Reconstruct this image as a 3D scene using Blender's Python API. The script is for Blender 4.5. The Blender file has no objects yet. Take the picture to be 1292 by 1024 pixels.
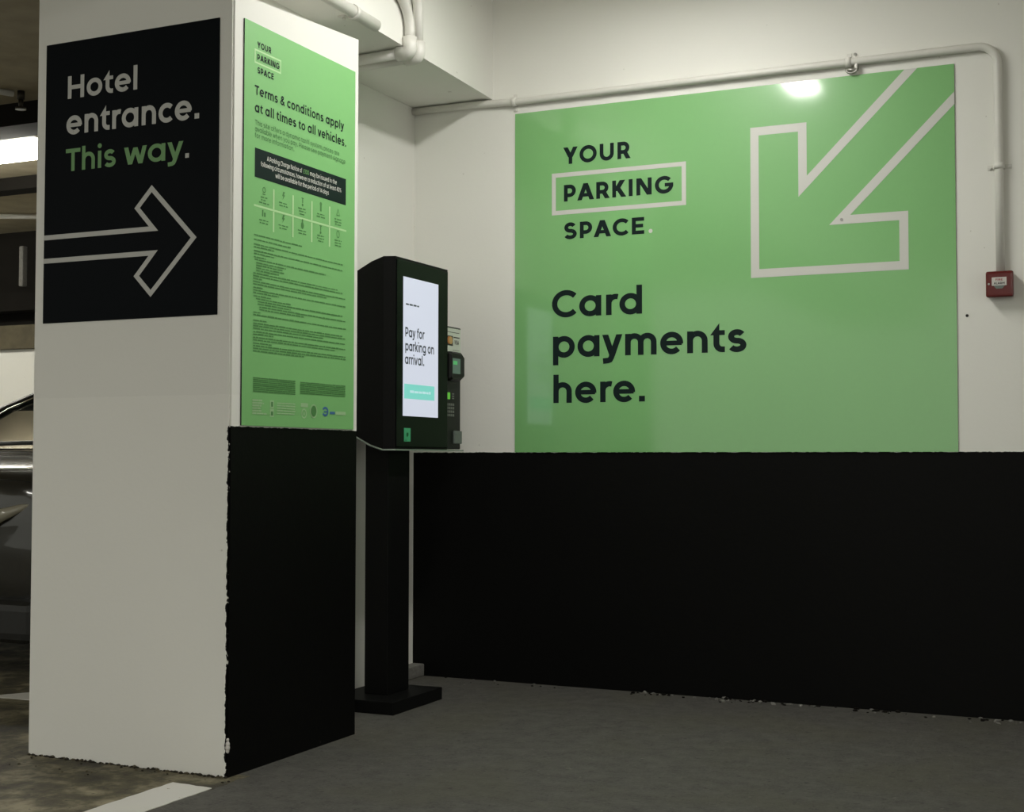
import bpy, bmesh, math, random
from mathutils import Vector, Matrix

random.seed(7)
SC = bpy.context.scene
COL = SC.collection
R = math.radians

# ------------------------------------------------------------------ camera
FPX, PITCH, YAW, ROLL = 1734.7167, 0.0387, -0.4334, 0.0012
cy_, sy_, cp_, sp_ = math.cos(YAW), math.sin(YAW), math.cos(PITCH), math.sin(PITCH)
F_ = Vector((sy_*cp_, cy_*cp_, sp_))
R0 = Vector((cy_, -sy_, 0)); U0 = R0.cross(F_)
Rv = math.cos(ROLL)*R0 + math.sin(ROLL)*U0
Uv = -math.sin(ROLL)*R0 + math.cos(ROLL)*U0
cam_data = bpy.data.cameras.new('camera')
cam_data.sensor_fit = 'HORIZONTAL'; cam_data.sensor_width = 36.0
cam_data.lens = FPX*36.0/1292.0
cam_data.clip_start = 0.05; cam_data.clip_end = 100
cam = bpy.data.objects.new('camera', cam_data); COL.objects.link(cam)
cam.matrix_world = Matrix(((Rv.x, Uv.x, -F_.x, 0), (Rv.y, Uv.y, -F_.y, 0), (Rv.z, Uv.z, -F_.z, 1.0), (0, 0, 0, 1)))
SC.camera = cam

# ------------------------------------------------------------------ world, exposure
world = bpy.data.worlds.new('world'); SC.world = world; world.use_nodes = True
world.node_tree.nodes['Background'].inputs[0].default_value = (0.97, 0.97, 0.86, 1)
world.node_tree.nodes['Background'].inputs[1].default_value = 0.72
vs = SC.view_settings
vs.view_transform = 'Standard'; vs.look = 'None'; vs.gamma = 1.0; vs.use_curve_mapping = False
vs.exposure = 0.0
LAMP = 57.0            # radiance of the bay lamp's diffuser
LAMP_FILL = 58.0        # wider unseen fittings added to fill the pillar front
LAMP_COL = (1.0, 0.985, 0.93)

# ------------------------------------------------------------------ dimensions (metres)
D = 5.6407             # front of the back wall
XL = -3.117            # left wall of the bay
PX0, PX1, PY0, PY1 = -3.457, -2.638, 3.5762, 4.347
DADO, PDADO = 1.031, 1.1036
BEAM_Z = 2.65
CEIL = 3.2

# ------------------------------------------------------------------ materials
def nodes(name):
    m = bpy.data.materials.new(name); m.use_nodes = True
    nt = m.node_tree; return m, nt, nt.nodes['Principled BSDF']

def mat(name, col, rough=0.5, metal=0.0, bump=0.0, scale=60.0, var=0.0, coat=0.0, coat_rough=0.05, spec=0.5, coat_ior=1.5):
    m, nt, b = nodes(name)
    b.inputs['Roughness'].default_value = rough; b.inputs['Metallic'].default_value = metal
    b.inputs['Coat Weight'].default_value = coat; b.inputs['Coat Roughness'].default_value = coat_rough
    b.inputs['Specular IOR Level'].default_value = spec; b.inputs['Coat IOR'].default_value = coat_ior
    tc = nt.nodes.new('ShaderNodeTexCoord')
    nz = nt.nodes.new('ShaderNodeTexNoise'); nz.inputs['Scale'].default_value = scale; nz.inputs['Detail'].default_value = 4
    nt.links.new(tc.outputs['Object'], nz.inputs['Vector'])
    mx = nt.nodes.new('ShaderNodeMix'); mx.data_type = 'RGBA'
    mx.inputs[6].default_value = (*[c*(1-var) for c in col], 1)
    mx.inputs[7].default_value = (*[min(1, c*(1+var)) for c in col], 1)
    nt.links.new(nz.outputs['Fac'], mx.inputs[0]); nt.links.new(mx.outputs[2], b.inputs['Base Color'])
    if bump:
        bp = nt.nodes.new('ShaderNodeBump'); bp.inputs['Strength'].default_value = bump; bp.inputs['Distance'].default_value = 0.01
        nt.links.new(nz.outputs['Fac'], bp.inputs['Height']); nt.links.new(bp.outputs[0], b.inputs['Normal'])
    return m

def emit(name, col, strength):
    m, nt, b = nodes(name)
    b.inputs['Base Color'].default_value = (*[c*0.3 for c in col], 1)
    b.inputs['Emission Color'].default_value = (*col, 1); b.inputs['Emission Strength'].default_value = strength
    return m

def math_n(nt, op, a, b=None):
    n = nt.nodes.new('ShaderNodeMath'); n.operation = op
    for i, v in enumerate((a, b)):
        if v is None: continue
        if isinstance(v, (int, float)): n.inputs[i].default_value = v
        else: nt.links.new(v, n.inputs[i])
    return n.outputs[0]

def noise(nt, vec, scale, detail=4, rough=0.5):
    n = nt.nodes.new('ShaderNodeTexNoise'); n.inputs['Scale'].default_value = scale
    n.inputs['Detail'].default_value = detail; n.inputs['Roughness'].default_value = rough
    nt.links.new(vec, n.inputs['Vector']); return n.outputs['Fac']

def mixc(nt, fac, a, b):
    mx = nt.nodes.new('ShaderNodeMix'); mx.data_type = 'RGBA'
    for i, v in ((0, fac), (6, a), (7, b)):
        if isinstance(v, tuple): mx.inputs[i].default_value = (*v, 1)
        elif isinstance(v, (int, float)): mx.inputs[i].default_value = v
        else: nt.links.new(v, mx.inputs[i])
    return mx.outputs[2]

WHITE = (0.82, 0.815, 0.765)
BLACKP = (0.0018, 0.0018, 0.0016)

def painted_wall(name, dado=None, pillar=False):
    """white masonry paint, black paint below the dado with a slightly uneven edge and chips"""
    m, nt, b = nodes(name)
    g = nt.nodes.new('ShaderNodeNewGeometry'); pos = g.outputs['Position']
    sx = nt.nodes.new('ShaderNodeSeparateXYZ'); nt.links.new(pos, sx.inputs[0])
    big = noise(nt, pos, 1.6, 3); fine = noise(nt, pos, 55, 5, 0.6); rag = noise(nt, pos, 38, 5, 0.65)
    white = mixc(nt, big, tuple(c*0.96 for c in WHITE), tuple(min(1, c*1.03) for c in WHITE))
    # faint dirt specks
    speck = math_n(nt, 'GREATER_THAN', noise(nt, pos, 26, 2, 0.4), 0.775)
    white = mixc(nt, math_n(nt, 'MULTIPLY', speck, 0.35), white, (0.30, 0.27, 0.22))
    col = white; rough = 0.55
    if dado is not None:
        edge = math_n(nt, 'ADD', sx.outputs['Z'], math_n(nt, 'MULTIPLY', math_n(nt, 'SUBTRACT', rag, 0.5), 0.012))
        mask = math_n(nt, 'LESS_THAN', edge, dado)
        if pillar:
            xe = math_n(nt, 'ADD', sx.outputs['X'], math_n(nt, 'MULTIPLY', math_n(nt, 'SUBTRACT', rag, 0.5), 0.030))
            mask = math_n(nt, 'MULTIPLY', mask, math_n(nt, 'GREATER_THAN', xe, PX1-0.0095))
            # the earlier white coat ends a little higher on the front face
            older = math_n(nt, 'GREATER_THAN', edge, 1.205)
            col = mixc(nt, math_n(nt, 'MULTIPLY', older, 0.5), white, tuple(c*0.92 for c in WHITE))
        blk = mixc(nt, big, tuple(c*0.8 for c in BLACKP), tuple(c*1.35 for c in BLACKP))
        chip = math_n(nt, 'GREATER_THAN', noise(nt, pos, 33, 3, 0.5), 0.78)
        blk = mixc(nt, math_n(nt, 'MULTIPLY', chip, 0.35), blk, (0.10, 0.095, 0.085))
        col = mixc(nt, mask, col, blk)
    nt.links.new(col, b.inputs['Base Color'])
    b.inputs['Roughness'].default_value = 0.6; b.inputs['Specular IOR Level'].default_value = 0.12
    bp = nt.nodes.new('ShaderNodeBump'); bp.inputs['Strength'].default_value = 0.12; bp.inputs['Distance'].default_value = 0.01
    h = math_n(nt, 'ADD', math_n(nt, 'MULTIPLY', fine, 0.5), noise(nt, pos, 7, 3))
    nt.links.new(h, bp.inputs['Height']); nt.links.new(bp.outputs[0], b.inputs['Normal'])
    return m

def floor_mat():
    m, nt, b = nodes('floor')
    g = nt.nodes.new('ShaderNodeNewGeometry'); pos = g.outputs['Position']
    sx = nt.nodes.new('ShaderNodeSeparateXYZ'); nt.links.new(pos, sx.inputs[0])
    n1 = noise(nt, pos, 2.2, 4); n2 = noise(nt, pos, 14, 6, 0.65); n3 = noise(nt, pos, 90, 4, 0.7)
    def stretch(v, lo, hi):
        mr = nt.nodes.new('ShaderNodeMapRange'); mr.inputs[1].default_value = lo; mr.inputs[2].default_value = hi
        nt.links.new(v, mr.inputs[0]); return mr.outputs[0]
    # grey screed of the bay
    a = mixc(nt, stretch(n2, .36, .66), (0.044, 0.042, 0.038), (0.098, 0.094, 0.084))
    a = mixc(nt, math_n(nt, 'MULTIPLY', stretch(n3, .40, .62), 0.6), a, (0.110, 0.106, 0.094))
    a = mixc(nt, math_n(nt, 'MULTIPLY', stretch(n1, .48, .62), 0.40), a, (0.082, 0.078, 0.054))
    sp = math_n(nt, 'GREATER_THAN', noise(nt, pos, 30, 3, 0.5), 0.665)
    a = mixc(nt, math_n(nt, 'MULTIPLY', sp, 0.6), a, (0.022, 0.021, 0.019))
    sp2 = math_n(nt, 'GREATER_THAN', noise(nt, pos, 41, 3, 0.55), 0.695)
    a = mixc(nt, math_n(nt, 'MULTIPLY', sp2, 0.5), a, (0.21, 0.20, 0.17))
    # bare dirty concrete of the car park
    ramp = nt.nodes.new('ShaderNodeValToRGB'); cr = ramp.color_ramp
    cr.elements[0].position = 0.41; cr.elements[0].color = (0.035, 0.031, 0.019, 1)
    cr.elements[1].position = 0.62; cr.elements[1].color = (0.27, 0.24, 0.155, 1)
    e = cr.elements.new(0.5); e.color = (0.085, 0.074, 0.040, 1)
    mixv = math_n(nt, 'ADD', math_n(nt, 'MULTIPLY', noise(nt, pos, 4.5, 5, 0.6), 0.65), math_n(nt, 'MULTIPLY', n2, 0.35))
    nt.links.new(mixv, ramp.inputs[0])
    c = mixc(nt, math_n(nt, 'MULTIPLY', sp, 0.7), ramp.outputs[0], (0.02, 0.018, 0.014))
    edge = math_n(nt, 'ADD', sx.outputs['X'], math_n(nt, 'MULTIPLY', math_n(nt, 'SUBTRACT', n2, 0.5), 0.06))
    left = math_n(nt, 'LESS_THAN', edge, -2.592)
    left = math_n(nt, 'MULTIPLY', left, math_n(nt, 'MAXIMUM', math_n(nt, 'LESS_THAN', sx.outputs['Y'], 3.63), math_n(nt, 'LESS_THAN', sx.outputs['X'], -3.2)))
    nt.links.new(mixc(nt, left, a, c), b.inputs['Base Color'])
    b.inputs['Roughness'].default_value = 0.72
    bp = nt.nodes.new('ShaderNodeBump'); bp.inputs['Strength'].default_value = 0.55; bp.inputs['Distance'].default_value = 0.012
    h = math_n(nt, 'ADD', math_n(nt, 'MULTIPLY', n2, 1.0), math_n(nt, 'MULTIPLY', n3, 0.35))
    nt.links.new(h, bp.inputs['Height']); nt.links.new(bp.outputs[0], b.inputs['Normal'])
    return m

def line_paint():
    """worn white road paint, bare in places"""
    m, nt, b = nodes('line_paint')
    g = nt.nodes.new('ShaderNodeNewGeometry'); pos = g.outputs['Position']
    n = noise(nt, pos, 30, 5, 0.65)
    nt.links.new(mixc(nt, math_n(nt, 'GREATER_THAN', n, 0.68), (0.66, 0.65, 0.61), (0.34, 0.31, 0.25)), b.inputs['Base Color'])
    b.inputs['Roughness'].default_value = 0.7
    return m

M = {}
M['wall'] = painted_wall('white_wall_paint')
M['wall_dado'] = painted_wall('white_wall_paint_over_black_dado', DADO)
M['pillar'] = painted_wall('pillar_paint', PDADO, True)
M['floor'] = floor_mat()
M['line'] = line_paint()
M['concrete'] = mat('car_park_concrete', (0.38, 0.33, 0.225), 0.85, bump=0.3, scale=6, var=0.35)
M['concrete_dark'] = mat('near_black_concrete', (0.009, 0.008, 0.0065), 0.9, bump=0.3, scale=6, var=0.3, spec=0.1)  # near-black tone for the far upper wall, beams and some crumbs
M['kerb'] = mat('kerb_concrete', (0.17, 0.165, 0.15), 0.85, bump=0.5, scale=45, var=0.3)
GREEN = (0.212, 0.505, 0.178)
M['green'] = mat('green_sign_face', GREEN, 0.42, var=0.015, coat=1.0, coat_rough=0.09, coat_ior=1.7)
M['green_matt'] = mat('green_notice_face', GREEN, 0.5, var=0.015)
M['edge'] = mat('sign_edge', (0.012, 0.025, 0.016), 0.5)
M['ink'] = mat('dark_green_ink', (0.004, 0.013, 0.013), 0.5, spec=0.2)
M['ink_soft'] = mat('fine_print_ink', (0.078, 0.235, 0.068), 0.5)
M['ink_mid'] = mat('light_text_ink', (0.060, 0.185, 0.060), 0.5)
M['vinyl_white'] = mat('white_vinyl', (0.62, 0.62, 0.58), 0.45)
M['pale_green'] = mat('pale_green_rule', (0.46, 0.70, 0.36), 0.5)
M['foot_green'] = mat('pale_footer_ink', (0.36, 0.56, 0.30), 0.5)
M['blue_ink'] = mat('blue_emblem_ink', (0.05, 0.14, 0.33), 0.5)
M['black_sign'] = mat('black_sign_face', (0.0025, 0.0040, 0.0055), 0.55, var=0.05, spec=0.06)
M['grey_vinyl'] = mat('grey_white_vinyl', (0.48, 0.48, 0.45), 0.5)
M['green_vinyl'] = mat('green_vinyl', (0.135, 0.31, 0.10), 0.5)
M['pipe'] = mat('painted_conduit', (0.70, 0.69, 0.64), 0.4, bump=0.05, scale=40, var=0.04)
M['bare_metal'] = mat('galvanised_fitting', (0.42, 0.41, 0.38), 0.4, metal=0.7, var=0.15)
M['screw'] = mat('steel_screw', (0.35, 0.35, 0.33), 0.35, metal=0.9)
M['hole'] = mat('hole_dark', (0.02, 0.018, 0.016), 0.9)
M['kiosk'] = mat('black_powder_coat', (0.0055, 0.0056, 0.0055), 0.5, bump=0.04, scale=300, var=0.1, spec=0.1)
M['kiosk_glass'] = mat('black_glass_bezel', (0.003, 0.0035, 0.004), 0.22, var=0.02, spec=0.12)
M['kiosk_trim'] = mat('pale_metal_trim', (0.34, 0.40, 0.35), 0.35, metal=0.4, var=0.05)
M['screen'] = emit('lit_screen', (0.70, 0.735, 0.86), 0.76)
M['button'] = emit('lit_teal_button', (0.205, 0.635, 0.555), 0.86)
M['button_text'] = emit('lit_button_text', (0.50, 0.74, 0.76), 0.86)
M['screen_ink'] = mat('dark_navy_pixels', (0.006, 0.008, 0.03), 0.4)
M['screen_grey'] = mat('grey_pixels', (0.08, 0.09, 0.12), 0.4)
M['sticker_green'] = mat('green_sticker', (0.06, 0.40, 0.19), 0.4)
M['sticker_dark'] = mat('dark_green_mark', (0.0, 0.11, 0.03), 0.4)
M['plastic_dark'] = mat('dark_terminal_plastic', (0.006, 0.0065, 0.006), 0.4, var=0.1, spec=0.25)
M['plastic_grey'] = mat('grey_slot_plastic', (0.13, 0.16, 0.14), 0.4, var=0.1)
M['lcd'] = emit('lit_green_display', (0.14, 0.60, 0.05), 0.55)
M['lcd_dim'] = emit('reader_display', (0.12, 0.20, 0.15), 0.45)
M['lcd_green'] = emit('reader_display_mark', (0.10, 0.50, 0.16), 0.6)
M['key'] = mat('pale_keys', (0.16, 0.17, 0.155), 0.5)
M['notice'] = mat('white_card_notice', (0.62, 0.66, 0.58), 0.45)
M['orange'] = mat('orange_emblem', (0.50, 0.17, 0.03), 0.45)
M['amber'] = mat('amber_emblem', (0.52, 0.32, 0.12), 0.45)
M['red'] = mat('red_call_point', (0.115, 0.009, 0.008), 0.22, var=0.08)
M['red_dark'] = mat('red_text', (0.30, 0.05, 0.05), 0.5)
M['label'] = mat('white_label', (0.62, 0.60, 0.56), 0.5)
M['label_ink'] = mat('black_label_ink', (0.03, 0.028, 0.026), 0.5)
M['lamp_body'] = mat('lamp_housing', (0.55, 0.55, 0.52), 0.45)
M['lamp'] = emit('lamp_diffuser', LAMP_COL, LAMP)
M['lamp_fill'] = emit('fill_lamp_diffuser', LAMP_COL, LAMP_FILL)
M['tube'] = emit('car_park_tube', (1.0, 0.97, 0.86), 42.0)
M['car'] = mat('dark_metallic_paint', (0.035, 0.034, 0.030), 0.22, metal=0.5, coat=0.8, coat_rough=0.03, var=0.05)
M['car_low'] = mat('dark_lower_panel', (0.012, 0.012, 0.011), 0.45, var=0.1)
M['car_glass'] = mat('tinted_glass', (0.008, 0.010, 0.009), 0.04, spec=0.8)
M['chrome'] = mat('chrome_trim', (0.55, 0.55, 0.50), 0.15, metal=1.0)
M['light_lens'] = mat('pale_lamp_lens', (0.34, 0.32, 0.25), 0.12, coat=0.8)
M['tyre'] = mat('tyre_rubber', (0.012, 0.012, 0.012), 0.8, bump=0.2)
M['wheel'] = mat('alloy_wheel', (0.30, 0.30, 0.29), 0.3, metal=0.8)
M['sprinkler'] = mat('sprinkler_brass', (0.04, 0.035, 0.025), 0.5, metal=0.6)
M['dirt'] = mat('dark_dirt', (0.022, 0.018, 0.011), 0.95, var=0.3)
M['brown'] = mat('brown_ledge', (0.10, 0.085, 0.05), 0.85, bump=0.4, scale=9, var=0.5)

# ------------------------------------------------------------------ mesh helpers
class MB:
    def __init__(self): self.v = []; self.f = []; self.mi = []; self.smooth = []
    def face(self, pts, mi=0, sm=False):
        i = len(self.v); self.v += [tuple(p) for p in pts]
        self.f.append(tuple(range(i, i+len(pts)))); self.mi.append(mi); self.smooth.append(sm)
    def mesh(self, verts, faces, mi=0, sm=False):
        i = len(self.v); self.v += [tuple(p) for p in verts]
        for f in faces:
            self.f.append(tuple(i+k for k in f)); self.mi.append(mi); self.smooth.append(sm)
        return self
    def box(self, x0, x1, y0, y1, z0, z1, bev=0.0, mi=0, seg=2):
        if bev <= 0:
            vs_ = [(x, y, z) for x in (x0, x1) for y in (y0, y1) for z in (z0, z1)]
            return self.mesh(vs_, [(0, 1, 3, 2), (4, 6, 7, 5), (0, 4, 5, 1), (2, 3, 7, 6), (0, 2, 6, 4), (1, 5, 7, 3)], mi)
        bm = bmesh.new(); bmesh.ops.create_cube(bm, size=1.0)
        for v in bm.verts:
            v.co = Vector(((x0+x1)/2+v.co.x*(x1-x0), (y0+y1)/2+v.co.y*(y1-y0), (z0+z1)/2+v.co.z*(z1-z0)))
        bmesh.ops.bevel(bm, geom=list(bm.edges), offset=bev, segments=seg, affect='EDGES', profile=0.6)
        self.bm(bm, mi, False); return self
    def bm(self, bm, mi=0, sm=False):
        bm.verts.ensure_lookup_table()
        for k, v in enumerate(bm.verts): v.index = k
        self.mesh([v.co[:] for v in bm.verts], [[v.index for v in f.verts] for f in bm.faces], mi, sm); bm.free()
    def prism(self, poly, axis, a0, a1, mi=0):
        """extrude a 2-D polygon along an axis: axis 'x' takes (y,z), 'y' takes (x,z), 'z' takes (x,y)"""
        def P(p, a):
            return (a, p[0], p[1]) if axis == 'x' else (p[0], a, p[1]) if axis == 'y' else (p[0], p[1], a)
        n = len(poly)
        vs_ = [P(p, a0) for p in poly]+[P(p, a1) for p in poly]
        fs = [tuple(range(n-1, -1, -1)), tuple(range(n, 2*n))]+[(k, (k+1) % n, n+(k+1) % n, n+k) for k in range(n)]
        return self.mesh(vs_, fs, mi)
    def tube(self, pts, r, n=14, mi=0, caps=True):
        pts = [Vector(p) for p in pts]; rings = []
        up = None
        for i, p in enumerate(pts):
            t = (pts[min(i+1, len(pts)-1)]-pts[max(i-1, 0)]).normalized()
            if up is None:
                up = Vector((0, 0, 1)) if abs(t.z) < 0.9 else Vector((0, 1, 0))
            s = t.cross(up).normalized(); up = s.cross(t).normalized()
            rr = r[i] if isinstance(r, (list, tuple)) else r
            rings.append([p+(s*math.cos(2*math.pi*k/n)+up*math.sin(2*math.pi*k/n))*rr for k in range(n)])
        vs_ = [v for ring in rings for v in ring]
        fs = [(i*n+k, i*n+(k+1) % n, (i+1)*n+(k+1) % n, (i+1)*n+k) for i in range(len(pts)-1) for k in range(n)]
        self.mesh(vs_, fs, mi, True)
        if caps:
            self.face(rings[0][::-1], mi); self.face(rings[-1], mi)
        return self
    def ball(self, c, r, mi=0, n=12, sc=(1, 1, 1)):
        bm = bmesh.new(); bmesh.ops.create_uvsphere(bm, u_segments=n, v_segments=n//2+2, radius=1)
        for v in bm.verts: v.co = Vector((c[0]+v.co.x*r*sc[0], c[1]+v.co.y*r*sc[1], c[2]+v.co.z*r*sc[2]))
        self.bm(bm, mi, True); return self
    def build(self, name, mats, parent=None):
        if not isinstance(mats, (list, tuple)): mats = [mats]
        me = bpy.data.meshes.new(name)
        off = Vector((0, 0, 0)); q = parent
        while q is not None: off += q.location; q = q.parent
        me.from_pydata([tuple(Vector(v)-off) for v in self.v], [], self.f)
        for k in mats: me.materials.append(k)
        me.polygons.foreach_set('material_index', self.mi); me.polygons.foreach_set('use_smooth', self.smooth)
        bm = bmesh.new(); bm.from_mesh(me)
        bmesh.ops.remove_doubles(bm, verts=bm.verts, dist=1e-6)
        bm.to_mesh(me); bm.free(); me.update()
        o = bpy.data.objects.new(name, me); COL.objects.link(o)
        if parent is not None: o.parent = parent
        return o

def tag(o, label, cat, group=None):
    o['label'] = label; o['category'] = cat
    if group: o['group'] = group
    return o
def thing(name, loc, label, cat, group=None):
    o = bpy.data.objects.new(name, None); COL.objects.link(o); o.location = loc; o.empty_display_size = 0.1
    return tag(o, label, cat, group)
def struct(name, mb, mats, parent=None, label=None):
    o = mb.build(name, mats, parent)
    if parent is None:
        o['kind'] = 'structure'; o['category'] = name.split('_')[0]
        if label: o['label'] = label
    return o
def bend(p, a, b, r, n=8):
    """points of a quarter bend of radius r at corner p, coming from direction -a and leaving along b"""
    p, a, b = Vector(p), Vector(a), Vector(b); c = p-a*r+b*r; out = []
    for k in range(n+1):
        t = math.pi/2*k/n
        out.append(c - b*r*math.cos(t) + a*r*math.sin(t))
    return out

# ------------------------------------------------------------------ flat lettering (geometric sans, drawn as strokes)
def arc(cx, cy, rx, ry, a0, a1, n=None):
    n = n or max(4, int(abs(a1-a0)/11))
    return [(cx+rx*math.cos(R(a0+(a1-a0)*k/n)), cy+ry*math.sin(R(a0+(a1-a0)*k/n))) for k in range(n+1)]
def stroke(pts, w, closed=False, cut0=None, cut1=None):
    """quads along a polyline with mitred joins; cut = (axis, value) trims an end on a straight line"""
    pts = [p for i, p in enumerate(pts) if i == 0 or math.hypot(p[0]-pts[i-1][0], p[1]-pts[i-1][1]) > 1e-5]
    if closed and math.hypot(pts[0][0]-pts[-1][0], pts[0][1]-pts[-1][1]) < 1e-5: pts = pts[:-1]
    n = len(pts); L = []; Rr = []
    def un(a, b):
        d = (b[0]-a[0], b[1]-a[1]); l = math.hypot(*d) or 1e-9; return (d[0]/l, d[1]/l)
    for i in range(n):
        if closed: d0 = un(pts[i-1], pts[i]); d1 = un(pts[i], pts[(i+1) % n])
        else:
            d0 = un(pts[i-1], pts[i]) if i > 0 else un(pts[0], pts[1])
            d1 = un(pts[i], pts[i+1]) if i < n-1 else d0
        n0 = (-d0[1], d0[0]); n1 = (-d1[1], d1[0])
        mx, my = n0[0]+n1[0], n0[1]+n1[1]; q = (mx*n0[0]+my*n0[1]) or 1e-9
        k = w/2/max(q, 0.25)
        mx, my = mx*k, my*k
        L.append((pts[i][0]+mx, pts[i][1]+my)); Rr.append((pts[i][0]-mx, pts[i][1]-my))
    if not closed:
        for cut, i, d in ((cut0, 0, un(pts[0], pts[1])), (cut1, n-1, un(pts[-2], pts[-1]))):
            if cut:
                for S in (L, Rr):
                    t = (cut[1]-S[i][cut[0]])/d[cut[0]]; S[i] = (S[i][0]+d[0]*t, S[i][1]+d[1]*t)
    m = n if closed else n-1
    return [[Rr[i], Rr[(i+1) % n], L[(i+1) % n], L[i]] for i in range(m)]
def para(x0, y0, x1, y1, h):
    q = [(x0-h/2, y0), (x0+h/2, y0), (x1+h/2, y1), (x1-h/2, y1)]
    return [q if y0 < y1 else q[::-1]]
def rect(x0, y0, x1, y1): return [[(x0, y0), (x1, y0), (x1, y1), (x0, y1)]]
def disc(cx, cy, r, ry=None, n=20):
    return [[(cx+r*math.cos(2*math.pi*k/n), cy+(ry or r)*math.sin(2*math.pi*k/n)) for k in range(n)]]
def ring(cx, cy, rx, ry, w): return stroke(arc(cx, cy, rx, ry, 0, 360, 32)[:-1], w, True)

XH, AS, DE = 0.76, 1.06, 0.28
def glyph(c, s):
    """polygons, width, left bearing, right bearing; cap height = 1"""
    st = lambda x, y0, y1: rect(x-s/2, y0, x+s/2, y1)
    r = (0.79-s)/2; yc = 0.38; h = s*1.10
    rg = ring(r+s/2, yc, r, r, s)
    fl, ro, di = 0.085, 0.048, 0.008
    if c == 'a': return rg+st(.80-s/2, 0, XH), .80, ro, fl
    if c == 'b': return ring(.80-r-s/2, yc, r, r, s)+st(s/2, 0, AS), .80, fl, ro
    if c == 'c': return stroke(arc(r+s/2, yc, r, r, 45, 315), s), .72, ro, di
    if c == 'd': return rg+st(.80-s/2, 0, AS), .80, ro, fl
    if c == 'e': return stroke(arc(r+s/2, yc, r, r, -6, 318), s)+rect(s/2, yc-.42*s, 2*r+s*.75, yc+.42*s), .79, ro, ro
    if c == 'f': return stroke([(.21, 0), (.21, .80)]+arc(.21+.2, .80, .2, .27-s/2, 180, 80), s)+rect(0, XH-s*.82, .47, XH), .48, di, di
    if c == 'g': return rg+stroke([(.80-s/2, XH), (.80-s/2, -.02)]+arc(r+s/2+.005, -.02, r, .27-s/2, 0, -148), s), .80, ro, fl
    if c in 'hn':
        w = .69; k = (w-s)/2
        return st(s/2, 0, AS if c == 'h' else XH)+stroke(arc(w/2, .775-s/2-k, k, k, 180, 0)+[(w-s/2, 0)], s), w, fl, fl-.01
    if c == 'm':
        w = 1.10; k = (w-s)/4; y = .775-s/2-k
        return (st(s/2, 0, XH)+stroke(arc(s/2+k, y, k, k, 180, 0)+[(s/2+2*k, 0)], s)
                + stroke(arc(s/2+3*k, y, k, k, 180, 0)+[(w-s/2, 0)], s)), w, fl, fl-.01
    if c == 'u':
        w = .69; k = (w-s)/2
        return st(w-s/2, 0, XH)+stroke([(s/2, XH)]+arc(w/2, -.015+s/2+k, k, k, 180, 360), s), w, fl-.01, fl
    if c == 'i': return st(s/2, 0, XH)+disc(s/2, .98, s*.60), s, fl, fl
    if c == 'k': return st(s/2, 0, AS)+para(.20, .30, .60-h/2, XH, h*1.25)+para(.27, .44, .66-h/2, 0, h*1.2), .66, fl, di
    if c == 'l': return st(s/2, 0, AS), s, fl, fl
    if c == 'o': return rg, .79, ro, ro
    if c == 'p': return ring(.80-r-s/2, yc, r, r, s)+st(s/2, -DE, XH), .80, fl, ro
    if c == 'r': return st(s/2, 0, XH)+stroke(arc(s/2+.25, .775-s/2-.25, .25, .25, 180, 72), s), .42, fl, di
    if c == 's':
        k = (.79-s)/4; xa = (.58-s)/2; xb = (.62-s)/2
        return stroke(arc(.31, .775-s/2-k, xa, k, 28, 270)+arc(.31, -.015+s/2+k, xb, k, 90, -152)[1:], s), .62, ro, ro
    if c == 't':
        x = .21
        return (stroke([(x, .72), (x, .30)]+arc(x+.20, .30, .20, .30-s/2, 180, 270)+[(.49, s/2)], s)
                + rect(x, XH-s*.85, .49, XH)+[[(0, XH-s*.85), (x+s/2, XH-s*.85), (x+s/2, 1.01)]]), .49, di, .04
    if c == 'v': return para(h/2, XH, .36, 0, h)+para(.72-h/2, XH, .36, 0, h), .72, di, di
    if c == 'w': return para(h/2, XH, .29, 0, h)+para(.53, XH*.95, .29, 0, h)+para(.53, XH*.95, .77, 0, h)+para(1.06-h/2, XH, .77, 0, h), 1.06, di, di
    if c == 'y': return para(h/2, XH, .36, .02, h)+para(.72-h/2, XH, .345, 0, h)+stroke([(.37, .06), (.325, -.06), (.28, -.14), (.22, -DE+s/2+.02), (.03, -DE+s/2)], s), .72, di, di
    if c == 'Y': return para(h*.62, 1, .46, .40, h*1.15)+para(.92-h*.62, 1, .46, .40, h*1.15)+st(.46, 0, .46), .92, di, di
    if c == 'O': return ring(.53, .5, (1.06-s)/2, (1.03-s)/2, s), 1.06, ro, ro
    if c == 'U':
        k = (.86-s)/2; return stroke([(s/2, 1)]+arc(.43, -.015+s/2+k, k, k, 180, 360)+[(.86-s/2, 1)], s), .86, fl, fl
    if c in 'RP':
        yb = .36 if c == 'P' else .40; k = (1-s/2-yb)/2; 
        g = st(s/2, 0, 1)+stroke([(s*.9, 1-s/2), (.72-s/2-k, 1-s/2)]+arc(.72-s/2-k, 1-s/2-k, k, k, 90, -90)+[(s*.9, yb)], s)
        if c == 'R': g += para(.42, .42, .78-h/2, 0, h*1.15)
        return g, (.78 if c == 'R' else .73), fl, .03
    if c == 'A': return para(.49, 1, h/2, 0, h*1.1)+para(.49, 1, .98-h/2, 0, h*1.1)+rect(.22, .20, .76, .20+s*.9), .98, di, di
    if c == 'K': return st(s/2, 0, 1)+para(.20, .36, .76-h*.65, 1, h*1.3)+para(.32, .56, .82-h*.6, 0, h*1.2), .82, fl, di
    if c == 'I': return st(s/2, 0, 1), s, fl, fl
    if c == 'N': return st(s/2, 0, 1)+st(.88-s/2, 0, 1)+para(s*.62, 1, .88-s*.62, 0, h*1.12), .88, fl, fl
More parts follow.
